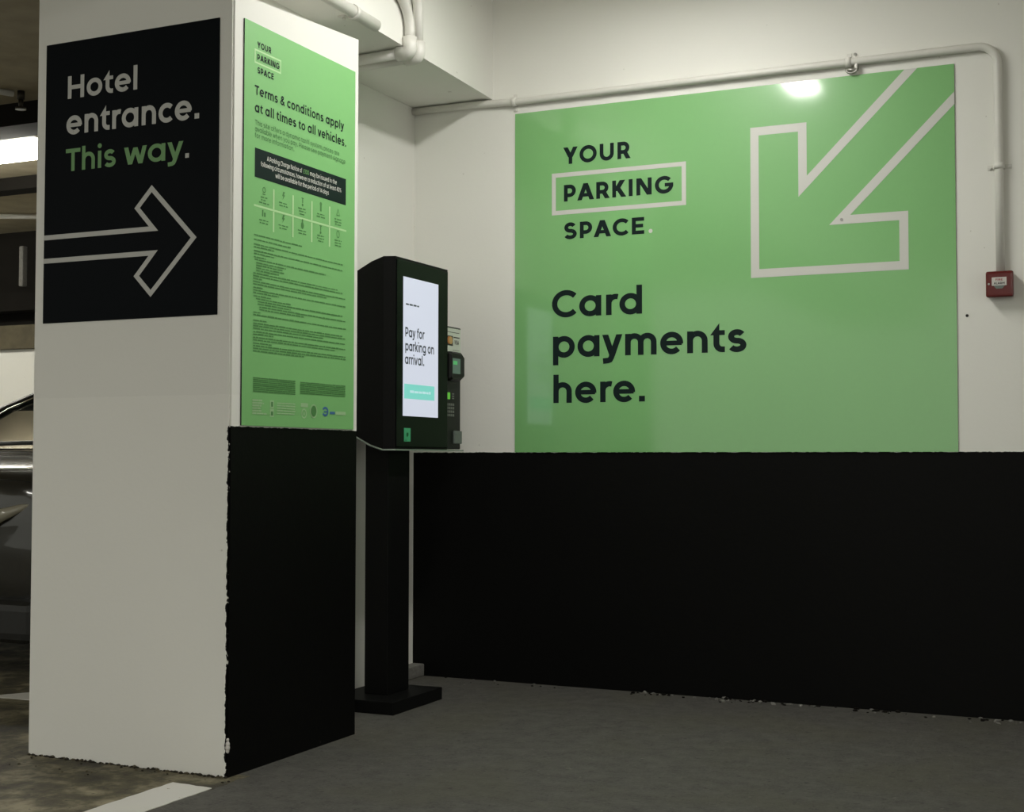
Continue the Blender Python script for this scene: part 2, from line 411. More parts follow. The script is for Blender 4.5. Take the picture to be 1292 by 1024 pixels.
    if c == 'M': return st(s/2, 0, 1)+st(1.02-s/2, 0, 1)+para(s*.6, 1, .51, .25, h)+para(1.02-s*.6, 1, .51, .25, h), 1.02, fl, fl
    if c == 'G':
        k = (1.05-s)/2; y = (1.03-s)/2
        return stroke(arc(.525, .5, k, y, 42, 355), s)+rect(.56, .5-s*.5, 1.05-s*.02, .5+s*.42), 1.05, ro, ro
    if c == 'C': return stroke(arc(.525, .5, (1.05-s)/2, (1.03-s)/2, 42, 318), s), .95, ro, di
    if c == 'S':
        k = (1.03-s)/4; xa = (.70-s)/2; xb = (.77-s)/2
        return stroke(arc(.385, 1.015-s/2-k, xa, k, 25, 270)+arc(.385, -.015+s/2+k, xb, k, 90, -155)[1:], s), .77, ro, ro
    if c == 'E': return st(s/2, 0, 1)+rect(s/2, 0, .70, s*.95)+rect(s/2, 1-s*.95, .70, 1)+rect(s/2, .5-s*.47, .64, .5+s*.47), .70, fl, .03
    if c == 'F': return st(s/2, 0, 1)+rect(s/2, 1-s*.95, .68, 1)+rect(s/2, .48-s*.47, .62, .48+s*.47), .68, fl, .02
    if c == 'L': return st(s/2, 0, 1)+rect(s/2, 0, .64, s*.95), .64, fl, .02
    if c == 'V': return para(h/2, 1, .45, 0, h)+para(.90-h/2, 1, .45, 0, h), .90, di, di
    if c == 'H': return st(s/2, 0, 1)+st(.84-s/2, 0, 1)+rect(s/2, .5-s*.48, .84-s/2, .5+s*.48), .84, fl, fl
    if c == 'T': return st(.39, 0, 1)+rect(0, 1-s, .78, 1), .78, di, di
    if c == '&': return stroke([(.80, .0), (.30, .58)]+arc(.385, .775, .17, .225-s/2, 215, -50)+[(.24, .46)]+arc(.34, .27, .34-s/2, .285-s/2, 125, 300)+[(.72, .40)], s), .84, ro, di
    if c == '0': return ring(.38, .5, (.76-s)/2, (1.03-s)/2, s), .76, ro, ro
    if c == '1': return st(.34-s/2, 0, 1)+[[(0, .72), (.34-s*.5, 1-s*.2), (.34-s*.5, 1), (.20, 1), (0, .88)]], .34, .03, fl
    if c == '4': return st(.56, 0, 1)+para(.52, 1, .10, .24, h)+rect(.02, .20, .78, .20+s*.9), .78, di, di
    if c == '%': return ring(.2, .77, .2-s/3, .23-s/3, s*.7)+ring(.78, .23, .2-s/3, .23-s/3, s*.7)+para(.24, 0, .74, 1, h*.8), .98, ro, ro
    if c == '£': return stroke([(.10, s/2), (.24, s/2), (.24, .70)]+arc(.44, .72, .20, .29-s/2, 180, 30), s)+rect(.06, .42, .52, .42+s*.8)+rect(.06, 0, .68, s*.9), .70, .04, .04
    if c == ',': return [[(0, -.16), (.10, -.16), (.21, .20), (.01, .20)]], .21, .06, .05
    if c == '.': return rect(0, 0, .21, .21), .21, .09, .05
    return [], .32, 0, 0
def text_polys(t, s, track=0.0):
    """list of polygons with the first glyph's left edge at 0, and the ink width"""
    out = []; x = 0; first = True; ink = 0
    for c in t:
        g, w, lb, rb = glyph(c, s)
        if not first: x += lb
        first = False
        out += [[(px+x, py) for px, py in poly] for poly in g]
        if g: ink = x+w
        x += w+rb+track
    return out, ink

class Flat:
    """flat artwork in a plane: o + a*ea + b*ez, lifted along the plane's normal"""
    def __init__(self, axis, plane, lift):
        self.axis, self.plane, self.lift, self.mb = axis, plane, lift, MB()
    def P(self, a, b):
        self.n = getattr(self, 'n', 0)
        self_lift = self.lift+(self.n % 24)*1.5e-5          # strokes of one glyph overlap: keep them apart by microns
        # axis 'x': artwork on a wall that faces -Y; axis 'y': artwork on a face that looks to +X
        return (a, self.plane-self_lift, b) if self.axis == 'x' else (self.plane+self_lift, a, b)
    def polys(self, ps):
        for p in ps:
            self.mb.face([self.P(*q) for q in p]); self.n += 1
        return self
    def text(self, t, a, base, cap, width=None, s=0.18, track=0.0):
        ps, ink = text_polys(t, s, track)
        k = width/ink if width else cap
        return self.polys([[(a+x*k, base+y*cap) for x, y in p] for p in ps])
    def bars(self, a0, a1, b, h, rng, wmin=.008, wmax=.03, gap=.0045):
        """a row of unreadably small words"""
        a = a0
        while a < a1-.004:
            w = min(rng.uniform(wmin, wmax), a1-a)
            self.polys(rect(a, b, a+w, b+h*rng.uniform(.8, 1.1))); a += w+gap
        return self
    def build(self, name, m, parent): return self.mb.build(name, m, parent)

# ================================================================== SETTING
m = MB(); m.face([(-14, -6, 0), (4.5, -6, 0), (4.5, 11, 0), (-14, 11, 0)])
struct('floor', m, M['floor'])
m = MB(); m.box(-14, 4.5, -6, 11, CEIL, CEIL+0.2)
struct('ceiling', m, M['concrete'])
m = MB(); m.box(XL-0.2, 4.5, D, D+0.2, -0.0, CEIL)
wb = struct('wall_back', m, M['wall_dado'])
h = MB(); h.tube([(-0.639, D-0.001, 1.566), (-0.639, D+0.01, 1.566)], 0.006, 10); h.build('drill_hole', M['hole'], wb)
m = MB(); m.box(XL-0.2, XL, PY1-0.02, D+0.2, 0, BEAM_Z+0.02)
struct('wall_left', m, M['wall'])

# pillar: rendered shaft with a slightly uneven top, narrower neck under the beam
def zt(y): return 2.507+(y-3.70)*(2.555-2.507)/0.645
m = MB()
bm = bmesh.new()
q = [(PX1-0.20, PY0), (PX1, PY0), (PX1, PY1), (PX1-0.20, PY1)]
vs0 = [bm.verts.new((x, y, 0)) for x, y in q]; vs1 = [bm.verts.new((x, y, zt(y))) for x, y in q]
bm.faces.new(vs0[::-1]); bm.faces.new(vs1)
for k in range(3): bm.faces.new((vs0[k], vs0[k+1], vs1[k+1], vs1[k]))
bm.normal_update()
vert_edges = [e for e in bm.edges if abs(e.verts[0].co.z-e.verts[1].co.z) > 1 and e.verts[0].co.x > PX1-0.1]
bmesh.ops.bevel(bm, geom=vert_edges, offset=0.006, segments=2, affect='EDGES')
m.bm(bm); m.box(PX0, PX1-0.20, PY0, PY1, 0, BEAM_Z+0.01)
pil = struct('pillar', m, M['pillar'])
ch = MB()
for dz_, w_ in ((.118, .006), (.105, .009), (.094, .010), (.083, .007)): ch.ball((PX1-.001, PY0+.003, dz_), w_, 0, 8, (.9, .6, 1.0))
ch.build('plaster_chip', M['label'], pil)

# downstand beam along the left side of the bay, running over the pillar
def bx(y): return -2.7097+(D-y)*(0.0655/1.94)
m = MB(); m.prism([(PX0, -6), (bx(-6)-0.0, -6), (bx(PY0), PY0), (bx(D), D), (PX0, D+0.2)], 'z', BEAM_Z, CEIL)
struct('beam', m, M['wall'])

m = MB(); m.box(XL, -3.055, 5.30, D, 0, 0.056, 0.006)
struct('trim_1', m, M['kerb'], None, 'low grey concrete kerb in the corner behind the kiosk post')

# far end of the car park
m = MB(); m.box(-14, XL-0.2, 10.0, 10.2, 0, 2.05)
struct('wall_far', m, M['wall'])
m = MB(); m.box(-14, XL-0.2, 9.93, 10.2, 2.05, 2.28, 0.01)
struct('trim_2', m, M['brown'], None, 'brown concrete ledge above the far white wall')
m = MB(); m.box(-14, XL-0.2, 10.05, 10.2, 2.28, CEIL)
struct('wall_upper', m, M['concrete_dark'])
m = MB(); m.box(-14, XL-0.2, 9.80, 9.98, 2.40, 2.58); 
struct('beam_far', m, M['concrete_dark'])
m = MB(); m.box(-14, XL-0.2, 6.36, 6.62, CEIL-0.14, CEIL)
struct('beam_dark', m, M['concrete_dark'])
m = MB(); m.box(-14, XL-0.2, 8.05, 8.22, CEIL-0.10, CEIL)
struct('beam_middle', m, M['concrete_dark'])

# ================================================================== LAMPS
def batten(name, x0, x1, y0, y1, z, label, m_em, group=None):
    t = thing(name, ((x0+x1)/2, (y0+y1)/2, z), label, 'lamp', group)
    b = MB(); b.box(x0, x1, y0, y1, z+0.012, CEIL, 0.008); b.build('housing', M['lamp_body'], t)
    d = MB(); d.box(x0+0.012, x1-0.012, y0+0.012, y1-0.012, z, z+0.012); d.build('diffuser', m_em, t)
    return t
batten('ceiling_light', -1.79, -1.63, 3.62, 4.98, 3.06, 'white ceiling batten lamp above the payment sign bay', M['lamp'])
batten('ceiling_light', 0.1, 0.42, -1.4, -0.2, 3.06, 'unseen ceiling batten added as fill light over the middle of the bay', M['lamp_fill'])  # added out of view to brighten the pillar front
batten('ceiling_light', 0.1, 0.42, -4.6, -3.4, 3.06, 'unseen ceiling batten added as fill light at the far rear of the bay', M['lamp_fill'])  # second unseen fill lamp, further back
batten('ceiling_light', -6.2, -5.0, -0.58, -0.26, 3.06, 'unseen ceiling batten added as fill light over the neighbouring parking space', M['lamp_fill'])  # unseen, added to light the pillar's front and left
# fluorescent fitting hanging in the car park
t = thing('fluorescent_light', (-7.4, 6.85, 3.0), 'glowing white fluorescent tube light on the car park ceiling beyond the pillar', 'lamp')
b = MB(); b.box(-8.35, -6.58, 6.79, 6.91, 3.10, CEIL, 0.01); b.build('housing', M['lamp_body'], t)
d = MB(); d.box(-8.33, -6.60, 6.78, 6.92, 2.985, 3.10, 0.02); d.build('diffuser', M['tube'], t)

t = thing('fluorescent_light', (-10.7, 7.66, 3.0), 'unseen fluorescent light added left of the glowing one to brighten the far wall', 'lamp')  # extra fitting added outside the view to brighten the car park
b = MB(); b.box(-11.5, -9.9, 7.60, 7.72, 3.10, CEIL, 0.01); b.build('housing', M['lamp_body'], t)
d = MB(); d.box(-11.48, -9.92, 7.59, 7.73, 2.985, 3.10, 0.02); d.build('diffuser', M['tube'], t)

# ================================================================== BIG GREEN SIGN
SX0, SX1, SZ0, SZ1 = -2.5936, -0.6771, 1.0315, 2.5696
t = thing('parking_sign', ((SX0+SX1)/2, D, SZ0), 'large green wall sign reading Card payments here with a white outlined arrow', 'sign')
b = MB(); b.box(SX0, SX1, D-0.005, D, SZ0, SZ1, 0, 1)
b.face([(SX0, D-0.0052, SZ0), (SX1, D-0.0052, SZ0), (SX1, D-0.0052, SZ1), (SX0, D-0.0052, SZ1)], 0)
b.build('panel', [M['green'], M['edge']], t)
PL = D-0.0052
f = Flat('x', PL, 0.0008)
f.text('YOUR', -2.357, 2.317, 0.0755, 0.319, 0.225, 0.05); f.build('logo_lettering', M['ink'], t)
f = Flat('x', PL, 0.0008)
f.text('PARKING', -2.353, 2.1495, 0.0745, 0.511, 0.225, 0.05); f.build('logo_lettering', M['ink'], t)
f = Flat('x', PL, 0.0008)
f.text('SPACE', -2.354, 1.980, 0.0735, 0.379, 0.225, 0.05)
f.build('logo_lettering', M['ink'], t)
f = Flat('x', PL, 0.0008)
f.polys(stroke([(-2.402, 2.101), (-1.795, 2.101), (-1.795, 2.270), (-2.402, 2.270)], 0.0195, True))
f.polys(disc(-1.946, 1.990, 0.009)); f.build('logo_frame', M['vinyl_white'], t)
f = Flat('x', PL, 0.0008)
CAPB = 0.119
f.text('Card', -2.411, 1.6325, CAPB, 0.425, 0.198); f.build('text_line', M['ink'], t)
f = Flat('x', PL, 0.0008)
f.text('payments', -2.406, 1.453, 0.123, 0.882, 0.198); f.build('text_line', M['ink'], t)
f = Flat('x', PL, 0.0008)
f.text('here.', -2.404, 1.2505, 0.119, 0.430, 0.198); f.build('text_line', M['ink'], t)
f = Flat('x', PL, 0.0008)
f.polys(stroke([(-0.831, 2.582), (-1.283, 2.130), (-1.283, 2.378), (-1.485, 2.378), (-1.485, 1.7785), (-0.877, 1.7785), (-0.877, 1.979), (-1.132, 1.979), (-0.683, 2.428)],
               0.0355, False, (1, SZ1), (0, SX1)))
f.build('arrow', M['vinyl_white'], t)
s_ = MB(); s_.tube([(-1.124, PL-0.0006, 1.980), (-1.124, PL-0.004, 1.980)], 0.006, 12); s_.build('screw', M['screw'], t)

# ================================================================== BLACK SIGN ON THE PILLAR FRONT
BX0, BX1, BZ0, BZ1 = -3.4177, -2.6917, 1.4605, 2.4188
t = thing('direction_sign', ((BX0+BX1)/2, PY0, BZ0), 'black sign on the pillar front reading Hotel entrance This way with an arrow', 'sign')
b = MB(); b.box(BX0, BX1, PY0-0.004, PY0, BZ0, BZ1); b.build('panel', M['black_sign'], t)
PL = PY0-0.004
f = Flat('x', PL, 0.0008)
f.text('Hotel', -3.320, 2.2225, 0.0775, 0.298, 0.19); f.build('text_line', M['grey_vinyl'], t)
f = Flat('x', PL, 0.0008)
f.text('entrance.', -3.324, 2.0995, 0.083, 0.556, 0.19)
f.build('text_line', M['grey_vinyl'], t)
f = Flat('x', PL, 0.0008)
f.text('This', -3.325, 1.974, 0.0765, 0.216, 0.178); f.build('text_line', M['green_vinyl'], t)['label'] = 'green word This'
f = Flat('x', PL, 0.0008); f.text('way', -3.074, 1.974, 0.0765, 0.244, 0.178); f.build('text_line', M['green_vinyl'], t)['label'] = 'green word way'
f = Flat('x', PL, 0.0008)
f.polys(rect(-2.822, 1.975, -2.807, 1.990)); f.build('full_stop', M['grey_vinyl'], t)
f = Flat('x', PL, 0.0008)
f.polys(stroke([(-3.40, 1.7535), (-2.948, 1.7535), (-3.0165, 1.826), (-2.957, 1.8865), (-2.785, 1.7135), (-2.957, 1.5405), (-3.0165, 1.601), (-2.948, 1.6735), (-3.40, 1.6735)],
               0.0165, False, (0, BX0), (0, BX0)))
f.build('arrow', M['grey_vinyl'], t)

# ================================================================== GREEN TERMS NOTICE ON THE PILLAR SIDE
GY0, GY1, GZ0, GZ1 = 3.628, 4.3116, 1.1074, 2.4257
t = thing('terms_notice', (PX1, (GY0+GY1)/2, GZ0), 'tall narrow green terms and conditions notice on the pillar side above black paint', 'sign')
b = MB(); b.box(PX1, PX1+0.005, GY0, GY1, GZ0, GZ1, 0, 1)
b.face([(PX1+0.0052, GY0, GZ0), (PX1+0.0052, GY1, GZ0), (PX1+0.0052, GY1, GZ1), (PX1+0.0052, GY0, GZ1)], 0)
b.build('panel', [M['green_matt'], M['edge']], t)
PL = PX1+0.0052
f = Flat('y', PL, 0.0008)
f.text('YOUR', 3.697, 2.348, 0.0205, 0.078, 0.22, 0.07); f.build('logo_lettering', M['ink'], t)
f = Flat('y', PL, 0.0008); f.text('PARKING', 3.697, 2.307, 0.0205, 0.126, 0.22, 0.07); f.build('logo_lettering', M['ink'], t)
f = Flat('y', PL, 0.0008); f.text('SPACE', 3.698, 2.264, 0.0205, 0.092, 0.22, 0.07)
f.build('logo_lettering', M['ink'], t)
f = Flat('y', PL, 0.0008)
f.polys(stroke([(3.684, 2.297), (3.830, 2.297), (3.830, 2.3385), (3.684, 2.3385)], 0.0055, True)); f.build('logo_frame', M['pale_green'], t)
f = Flat('y', PL, 0.0008)
f.text('Terms & conditions apply', 3.685, 2.191, 0.031, 0.548, 0.185, 0.05); f.build('headline', M['ink'], t)
f = Flat('y', PL, 0.0008)
f.text('at all times to all vehicles.', 3.686, 2.134, 0.031, 0.562, 0.185, 0.05)
f.build('headline', M['ink'], t)
f = Flat('y', PL, 0.0008)
f.text('This site offers a dynamic tariff system, prices are', 3.687, 2.0915, 0.0165, 0.515, 0.12, 0.05)
f.text('available when you pay. Please see payment signage', 3.687, 2.0700, 0.0165, 0.557, 0.12, 0.05)
f.text('for more information.', 3.687, 2.0490, 0.0165, 0.227, 0.12, 0.05)
f.build('subheading', M['ink_mid'], t)
f = Flat('y', PL, 0.0006); f.polys(rect(3.688, 1.920, 4.249, 2.016)); f.build('text_box', M['ink'], t)
f = Flat('y', PL, 0.0014)
f.text('A Parking Charge Notice of', 3.755, 1.9845, 0.0155, 0.207, 0.17); f.text('may be issued in the', 4.012, 1.9845, 0.0155, 0.173, 0.17)
f.text('following circumstances, however a reduction of at least 40%', 3.720, 1.9610, 0.0155, 0.496, 0.17)
f.text('will be available for the period of 14 days', 3.804, 1.9375, 0.0155, 0.329, 0.17)
f.build('box_lettering', M['vinyl_white'], t)
f = Flat('y', PL, 0.0014); f.text('£100', 3.970, 1.9845, 0.0155, 0.036, 0.17); f.build('charge_amount', M['green_vinyl'], t)
f = Flat('y', PL, 0.0008)
f.polys(rect(3.685, 1.8235, 4.253, 1.8300))
for a in (3.796, 3.910, 4.026, 4.1405): f.polys(rect(a-.0042, 1.754, a+.0042, 1.8225)); f.polys(rect(a-.0042, 1.831, a+.0042, 1.8975))
f.build('grid_rules', M['pale_green'], t)
rg_ = random.Random(3)
cells = [3.7405, 3.853, 3.968, 4.083, 4.197]
bolt = [(-.002, .018), (.008, .018), (.003, .004), (.009, .004), (-.006, -.018), (-.001, -.002), (-.008, -.002)]
for row, (zi, zl) in enumerate(((1.885, 1.862), (1.807, 1.786))):
    for k, a in enumerate(cells):
        f = Flat('y', PL, 0.0008)
        kind = [[0, 1, 2, 3, 4], [5, 1, 6, 2, 7]][row][k]
        if kind == 0: f.polys(ring(a, zi, .008, .008, .003)+rect(a-.008, zi-.016, a+.008, zi-.013))
        elif kind == 1: f.polys([[(a+x, zi+y*.8) for x, y in bolt]])
        elif kind == 2: f.polys(rect(a-.002, zi-.004, a+.003, zi+.014)+disc(a, zi-.011, .005)+rect(a-.007, zi+.011, a+.007, zi+.014))
        elif kind == 3: f.polys(rect(a-.005, zi-.014, a+.005, zi+.014)+disc(a, zi+.012, .007))
        elif kind == 4: f.polys(stroke([(a-.010, zi-.010), (a+.010, zi-.010), (a, zi+.012)], .0025, True))
        elif kind == 5: f.polys(rect(a-.010, zi-.010, a-.003, zi+.011)+rect(a+.001, zi-.010, a+.010, zi+.004))
        elif kind == 6: f.polys(disc(a, zi-.004, .009, .012)+rect(a-.004, zi+.006, a+.004, zi+.018))
        elif kind == 7: f.polys(ring(a, zi, .009, .012, .003))
        n = [[3, 2, 3, 2, 3], [2, 2, 2, 3, 3]][row][k]
        for q in range(n):
            w = rg_.uniform(.016, .028); f.bars(a-w, a+w, zl-.0095*q-.004, .0042, rg_)
        f.build('condition_icon', M['ink_soft'], t)
# small print: rows too fine to read
f = Flat('y', PL, 0.0008); rg_ = random.Random(11)
rows = [(1.728, 3.686, 3.966), (1.7135, 3.686, 3.898), (1.698, 3.686, 4.237), (1.689, 3.686, 3.80), (1.6765, 3.687, 4.228), (1.667, 3.687, 3.80),
        (1.6565, 3.687, 3.753), (1.648, 3.691, 4.117)]
rows += [(1.638-.0085*k, 3.70, 3.70+w) for k, w in enumerate((.17, .15, .165, .13))]
rows += [(1.603, 3.684, 4.196), (1.594, 3.684, 4.229), (1.585, 3.684, 3.735), (1.5755, 3.684, 4.248), (1.567, 3.684, 4.13), (1.5565, 3.685, 3.742),
         (1.5475, 3.685, 4.25), (1.539, 3.685, 3.83), (1.5285, 3.686, 3.785), (1.520, 3.70, 3.90), (1.5115, 3.71, 4.23), (1.503, 3.71, 3.90), (1.4945, 3.72, 4.25),
         (1.486, 3.72, 3.98), (1.4755, 3.686, 3.725), (1.467, 3.686, 4.254), (1.449, 3.686, 3.76), (1.4395, 3.686, 4.23), (1.431, 3.686, 4.25), (1.4225, 3.686, 4.11),
         (1.412, 3.686, 4.25), (1.4035, 3.686, 3.80), (1.3935, 3.686, 4.25), (1.385, 3.686, 4.18), (1.3745, 3.686, 3.79), (1.366, 3.686, 4.254), (1.3575, 3.686, 4.254), (1.349, 3.686, 3.99)]
for z, a0, a1 in rows: f.bars(a0, a1, z, .0045, rg_, .01, .04, .0035)
f.build('small_print', M['ink_soft'], t)
f = Flat('y', PL, 0.0008)
for k in range(8): f.bars(3.688, 3.932, 1.2615-.0062*k, .0042, rg_, .02, .06, .0015)
f.build('small_print', M['ink_soft'], t)
f = Flat('y', PL, 0.0008)
for k in range(7): f.bars(3.961, 4.253, 1.2605-.0062*k, .0042, rg_, .02, .06, .0015)
f.build('small_print', M['ink_soft'], t)
f = Flat('y', PL, 0.0008)
for k, w in enumerate((.055, .065, .05, .045, .05, .08)): f.bars(3.685, 3.685+w, 1.188-.0085*k, .0055, rg_, .02, .05, .002)
f.build('footer_text', M['foot_green'], t)
f = Flat('y', PL, 0.0008)
for k in range(5): f.bars(3.824, 3.932, 1.184-.0085*k, .0045, rg_, .02, .05, .002)
f.build('footer_text', M['foot_green'], t)
f = Flat('y', PL, 0.0008)
f.polys(rect(3.784, 1.168, 3.806, 1.194)+rect(3.784, 1.139, 3.806, 1.166)); f.build('footer_panel', M['foot_green'], t)
f = Flat('y', PL, 0.0008); f.polys(rect(3.966, 1.178, 4.010, 1.192)+ring(3.986, 1.156, .014, .015, .0045)+rect(3.982, 1.151, 3.990, 1.160)); f.build('footer_badge', M['foot_green'], t)
f = Flat('y', PL, 0.0008); f.polys(ring(4.046, 1.166, .021, .022, .004)); f.build('footer_badge', M['foot_green'], t)
f = Flat('y', PL, 0.0008); f.polys(rect(4.188, 1.158, 4.256, 1.170)); f.build('footer_word', M['foot_green'], t)
f = Flat('y', PL, 0.0014)
f.polys(rect(3.790, 1.173, 3.800, 1.189)+rect(3.789, 1.144, 3.801, 1.157)); f.build('dark_mark', M['ink_soft'], t)
f = Flat('y', PL, 0.0014); f.polys(disc(4.046, 1.166, .016, .018)); f.build('dark_mark', M['ink_soft'], t)
f = Flat('y', PL, 0.0008)
f.polys(stroke(arc(4.120, 1.167, .017, .013, 150, -150), .008)+rect(4.112, 1.164, 4.135, 1.169)); f.polys(rect(4.150, 1.159, 4.184, 1.168)); f.build('blue_emblem', M['blue_ink'], t)

# ================================================================== PAYMENT KIOSK
KX = -2.7450; KY0, KY1 = 4.8124, 5.2655; KZ0, KZ1 = 1.0378, 1.8189  # kiosk head, screen and terminal coordinates scaled about the camera, result written as literals
t = thing('payment_kiosk', (-2.80, 4.93, 0), 'black freestanding payment kiosk with lit touch screen on a square post', 'kiosk')
b = MB(); b.box(-3.00, -2.69, 4.712, 5.123, 0, 0.05, 0.003); b.build('base_plate', M['kiosk'], t)
b = MB(); b.box(-2.902, -2.794, 4.847, 5.024, 0.05, KZ0+0.05, 0.004); b.build('post', M['kiosk'], t)
# housing: bevelled front corners, top and bottom falling back towards the rear
sec = [(KX, 0), (-2.7909, -0.016), (-2.8470, -0.016), (-3.0205, -0.016)]
dz = [0.0, 0.0, 0.018, 0.105]
b = MB(); vs_ = []; fs = []
for (x, ins), d in zip(sec, dz):
    vs_ += [(x, KY0+ins, KZ0+d), (x, KY1-ins, KZ0+d), (x, KY1-ins, KZ1-d), (x, KY0+ins, KZ1-d)]
for i in range(3):
    for k in range(4): fs.append((i*4+k, i*4+(k+1) % 4, (i+1)*4+(k+1) % 4, (i+1)*4+k))
fs += [(3, 2, 1, 0), (12, 13, 14, 15)]
b.mesh(vs_, fs); b.build('housing', M['kiosk'], t)
b = MB(); b.box(KX, KX+0.004, KY0+0.006, KY1-0.004, KZ0+0.012, KZ1-0.010, 0.0015); b.build('front_glass', M['kiosk_glass'], t)
b = MB()
pts = [(-3.0154, KY0-0.016, KZ0+0.098), (-2.8470, KY0-0.017, KZ0+0.014), (-2.7909, KY0-0.017, KZ0-0.003), (KX+0.004, KY0, KZ0-0.003), (KX+0.004, KY1+0.15, KZ0-0.003)]
for p0, p1 in zip(pts[:-1], pts[1:]):
    p0, p1 = Vector(p0), Vector(p1); u = Vector((0, 0, 0.006)); w = Vector((-0.012, 0.012, 0))
    b.mesh([p0, p1, p1+u, p0+u, p0+w, p1+w, p1+u+w, p0+u+w], [(0, 1, 2, 3), (4, 7, 6, 5), (0, 4, 5, 1), (3, 2, 6, 7), (0, 3, 7, 4), (1, 5, 6, 2)])
b.build('bottom_trim', M['kiosk_trim'], t)
SP = KX+0.004
b = MB(); b.box(SP, SP+0.0015, 4.8685, 5.1706, 1.1755, 1.7434); scr = b.build('screen', M['screen'], t)
PL = SP+0.0015
def ky(a): return a*2.683/2.68
f = Flat('y', PL, 0.0006)
f.text('Pay for', 4.8839, 1.4990, 0.0393, 0.163, 0.17); f.text('parking on', 4.8839, 1.4424, 0.0393, 0.247, 0.17); f.text('arrival.', 4.8808, 1.3878, 0.0393, 0.164, 0.17)
f.build('screen_lettering', M['screen_ink'], scr)
f = Flat('y', PL, 0.0006); rg_ = random.Random(5); f.bars(4.8879, 5.0063, 1.6291, .0065, rg_, .015, .03, .006); f.build('screen_caption', M['screen_grey'], scr)
f = Flat('y', PL, 0.0006); f.polys(rect(4.8767, 1.2464, 5.1369, 1.3066)); f.build('screen_button', M['button'], scr)
f = Flat('y', PL, 0.0012); f.bars(4.9237, 5.1022, 1.2714, .010, rg_, .02, .035, .004); f.build('button_caption', M['button_text'], scr)
b = MB(); b.box(SP, SP+0.0015, 4.8788, 4.9318, 1.0714, 1.1265); stk = b.build('sticker', M['sticker_green'], t)
f = Flat('y', PL, 0.0006); f.polys(disc(4.9053, 1.1000, .009)+rect(4.8879, 1.0755, 4.8981, 1.0786)); f.build('sticker_mark', M['sticker_dark'], stk)
# card terminal on the far side of the screen
b = MB(); b.box(-2.8572, -2.7552, KY1-0.002, 5.4114, KZ0+0.006, 1.5786, 0.004); term = b.build('card_terminal', M['plastic_dark'], t)
b = MB(); b.box(-2.7552, -2.7532, KY1+0.002, 5.4073, 1.4633, 1.5750); nt_ = b.build('card_notice', M['notice'], term)
f = Flat('y', -2.7532, 0.0006); f.polys(rect(5.2706, 1.5709, 5.4063, 1.5745)+rect(5.2777, 1.5521, 5.3931, 1.5546)+rect(5.2737, 1.4939, 5.3329, 1.5378)+rect(5.3390, 1.5306, 5.3961, 1.5352)+rect(5.3329, 1.4755, 5.3931, 1.4771))
f.text('VISA', 5.3471, 1.5021, 0.019, 0.042, 0.2); f.build('notice_print', M['label_ink'], term)
f = Flat('y', -2.7532, 0.0012); f.polys(disc(5.2961, 1.5174, .017)); f.build('orange_disc', M['orange'], term)
f = Flat('y', -2.7532, 0.0014); f.polys(disc(5.3114, 1.5174, .017)); f.build('amber_disc', M['amber'], term)
b = MB()
pr = [(5.2716, 1.3500), (5.2839, 1.3398), (5.3696, 1.3398), (5.4073, 1.3592), (5.4073, 1.4490), (5.3798, 1.4674), (5.2839, 1.4674), (5.2716, 1.4572)]
cen = (5.3390, 1.4041)
rings = [[(x, cen[0]+(a-cen[0])*k, cen[1]+(z-cen[1])*k) for a, z in pr] for x, k in ((-2.7603, 1.0), (-2.7389, 1.0), (-2.7297, 0.88))]
vs_ = [p for rr in rings for p in rr]; n = 8
b.mesh(vs_, [(i*n+k, i*n+(k+1) % n, (i+1)*n+(k+1) % n, (i+1)*n+k) for i in range(2) for k in range(n)]+[tuple(range(2*n, 3*n))])
b.build('contactless_reader', M['plastic_dark'], term)
f = Flat('y', -2.7297, 0.0006); f.polys(rect(5.2859, 1.3714, 5.3594, 1.4378)); f.build('reader_display', M['lcd_dim'], term)
f = Flat('y', -2.7297, 0.0012); f.polys(rect(5.2900, 1.4102, 5.3288, 1.4265)); f.build('display_mark', M['lcd_green'], term)
f = Flat('y', -2.7552, 0.0008); f.polys(rect(5.2747, 1.2602, 5.3114, 1.2898)); f.build('amount_display', M['lcd'], term)
b = MB()
for r_ in range(4):
    for c_ in range(4):
        b.box(-2.7552, -2.7532, 5.2757+.020*c_, 5.2880+.020*c_, 1.2327-.0155*r_, 1.2429-.0155*r_)
for r_ in range(3): b.box(-2.7552, -2.7532, 5.3288, 5.3471, 1.2623+.010*r_, 1.2674+.010*r_)
b.build('keypad', M['key'], term)
b = MB(); b.box(-2.7552, -2.7450, 5.3390, 5.4084, 1.0673, 1.1235, 0.003); b.box(-2.7460, -2.7435, 5.3471, 5.4012, 1.1082, 1.1112); b.build('card_slot', M['plastic_grey'], term)

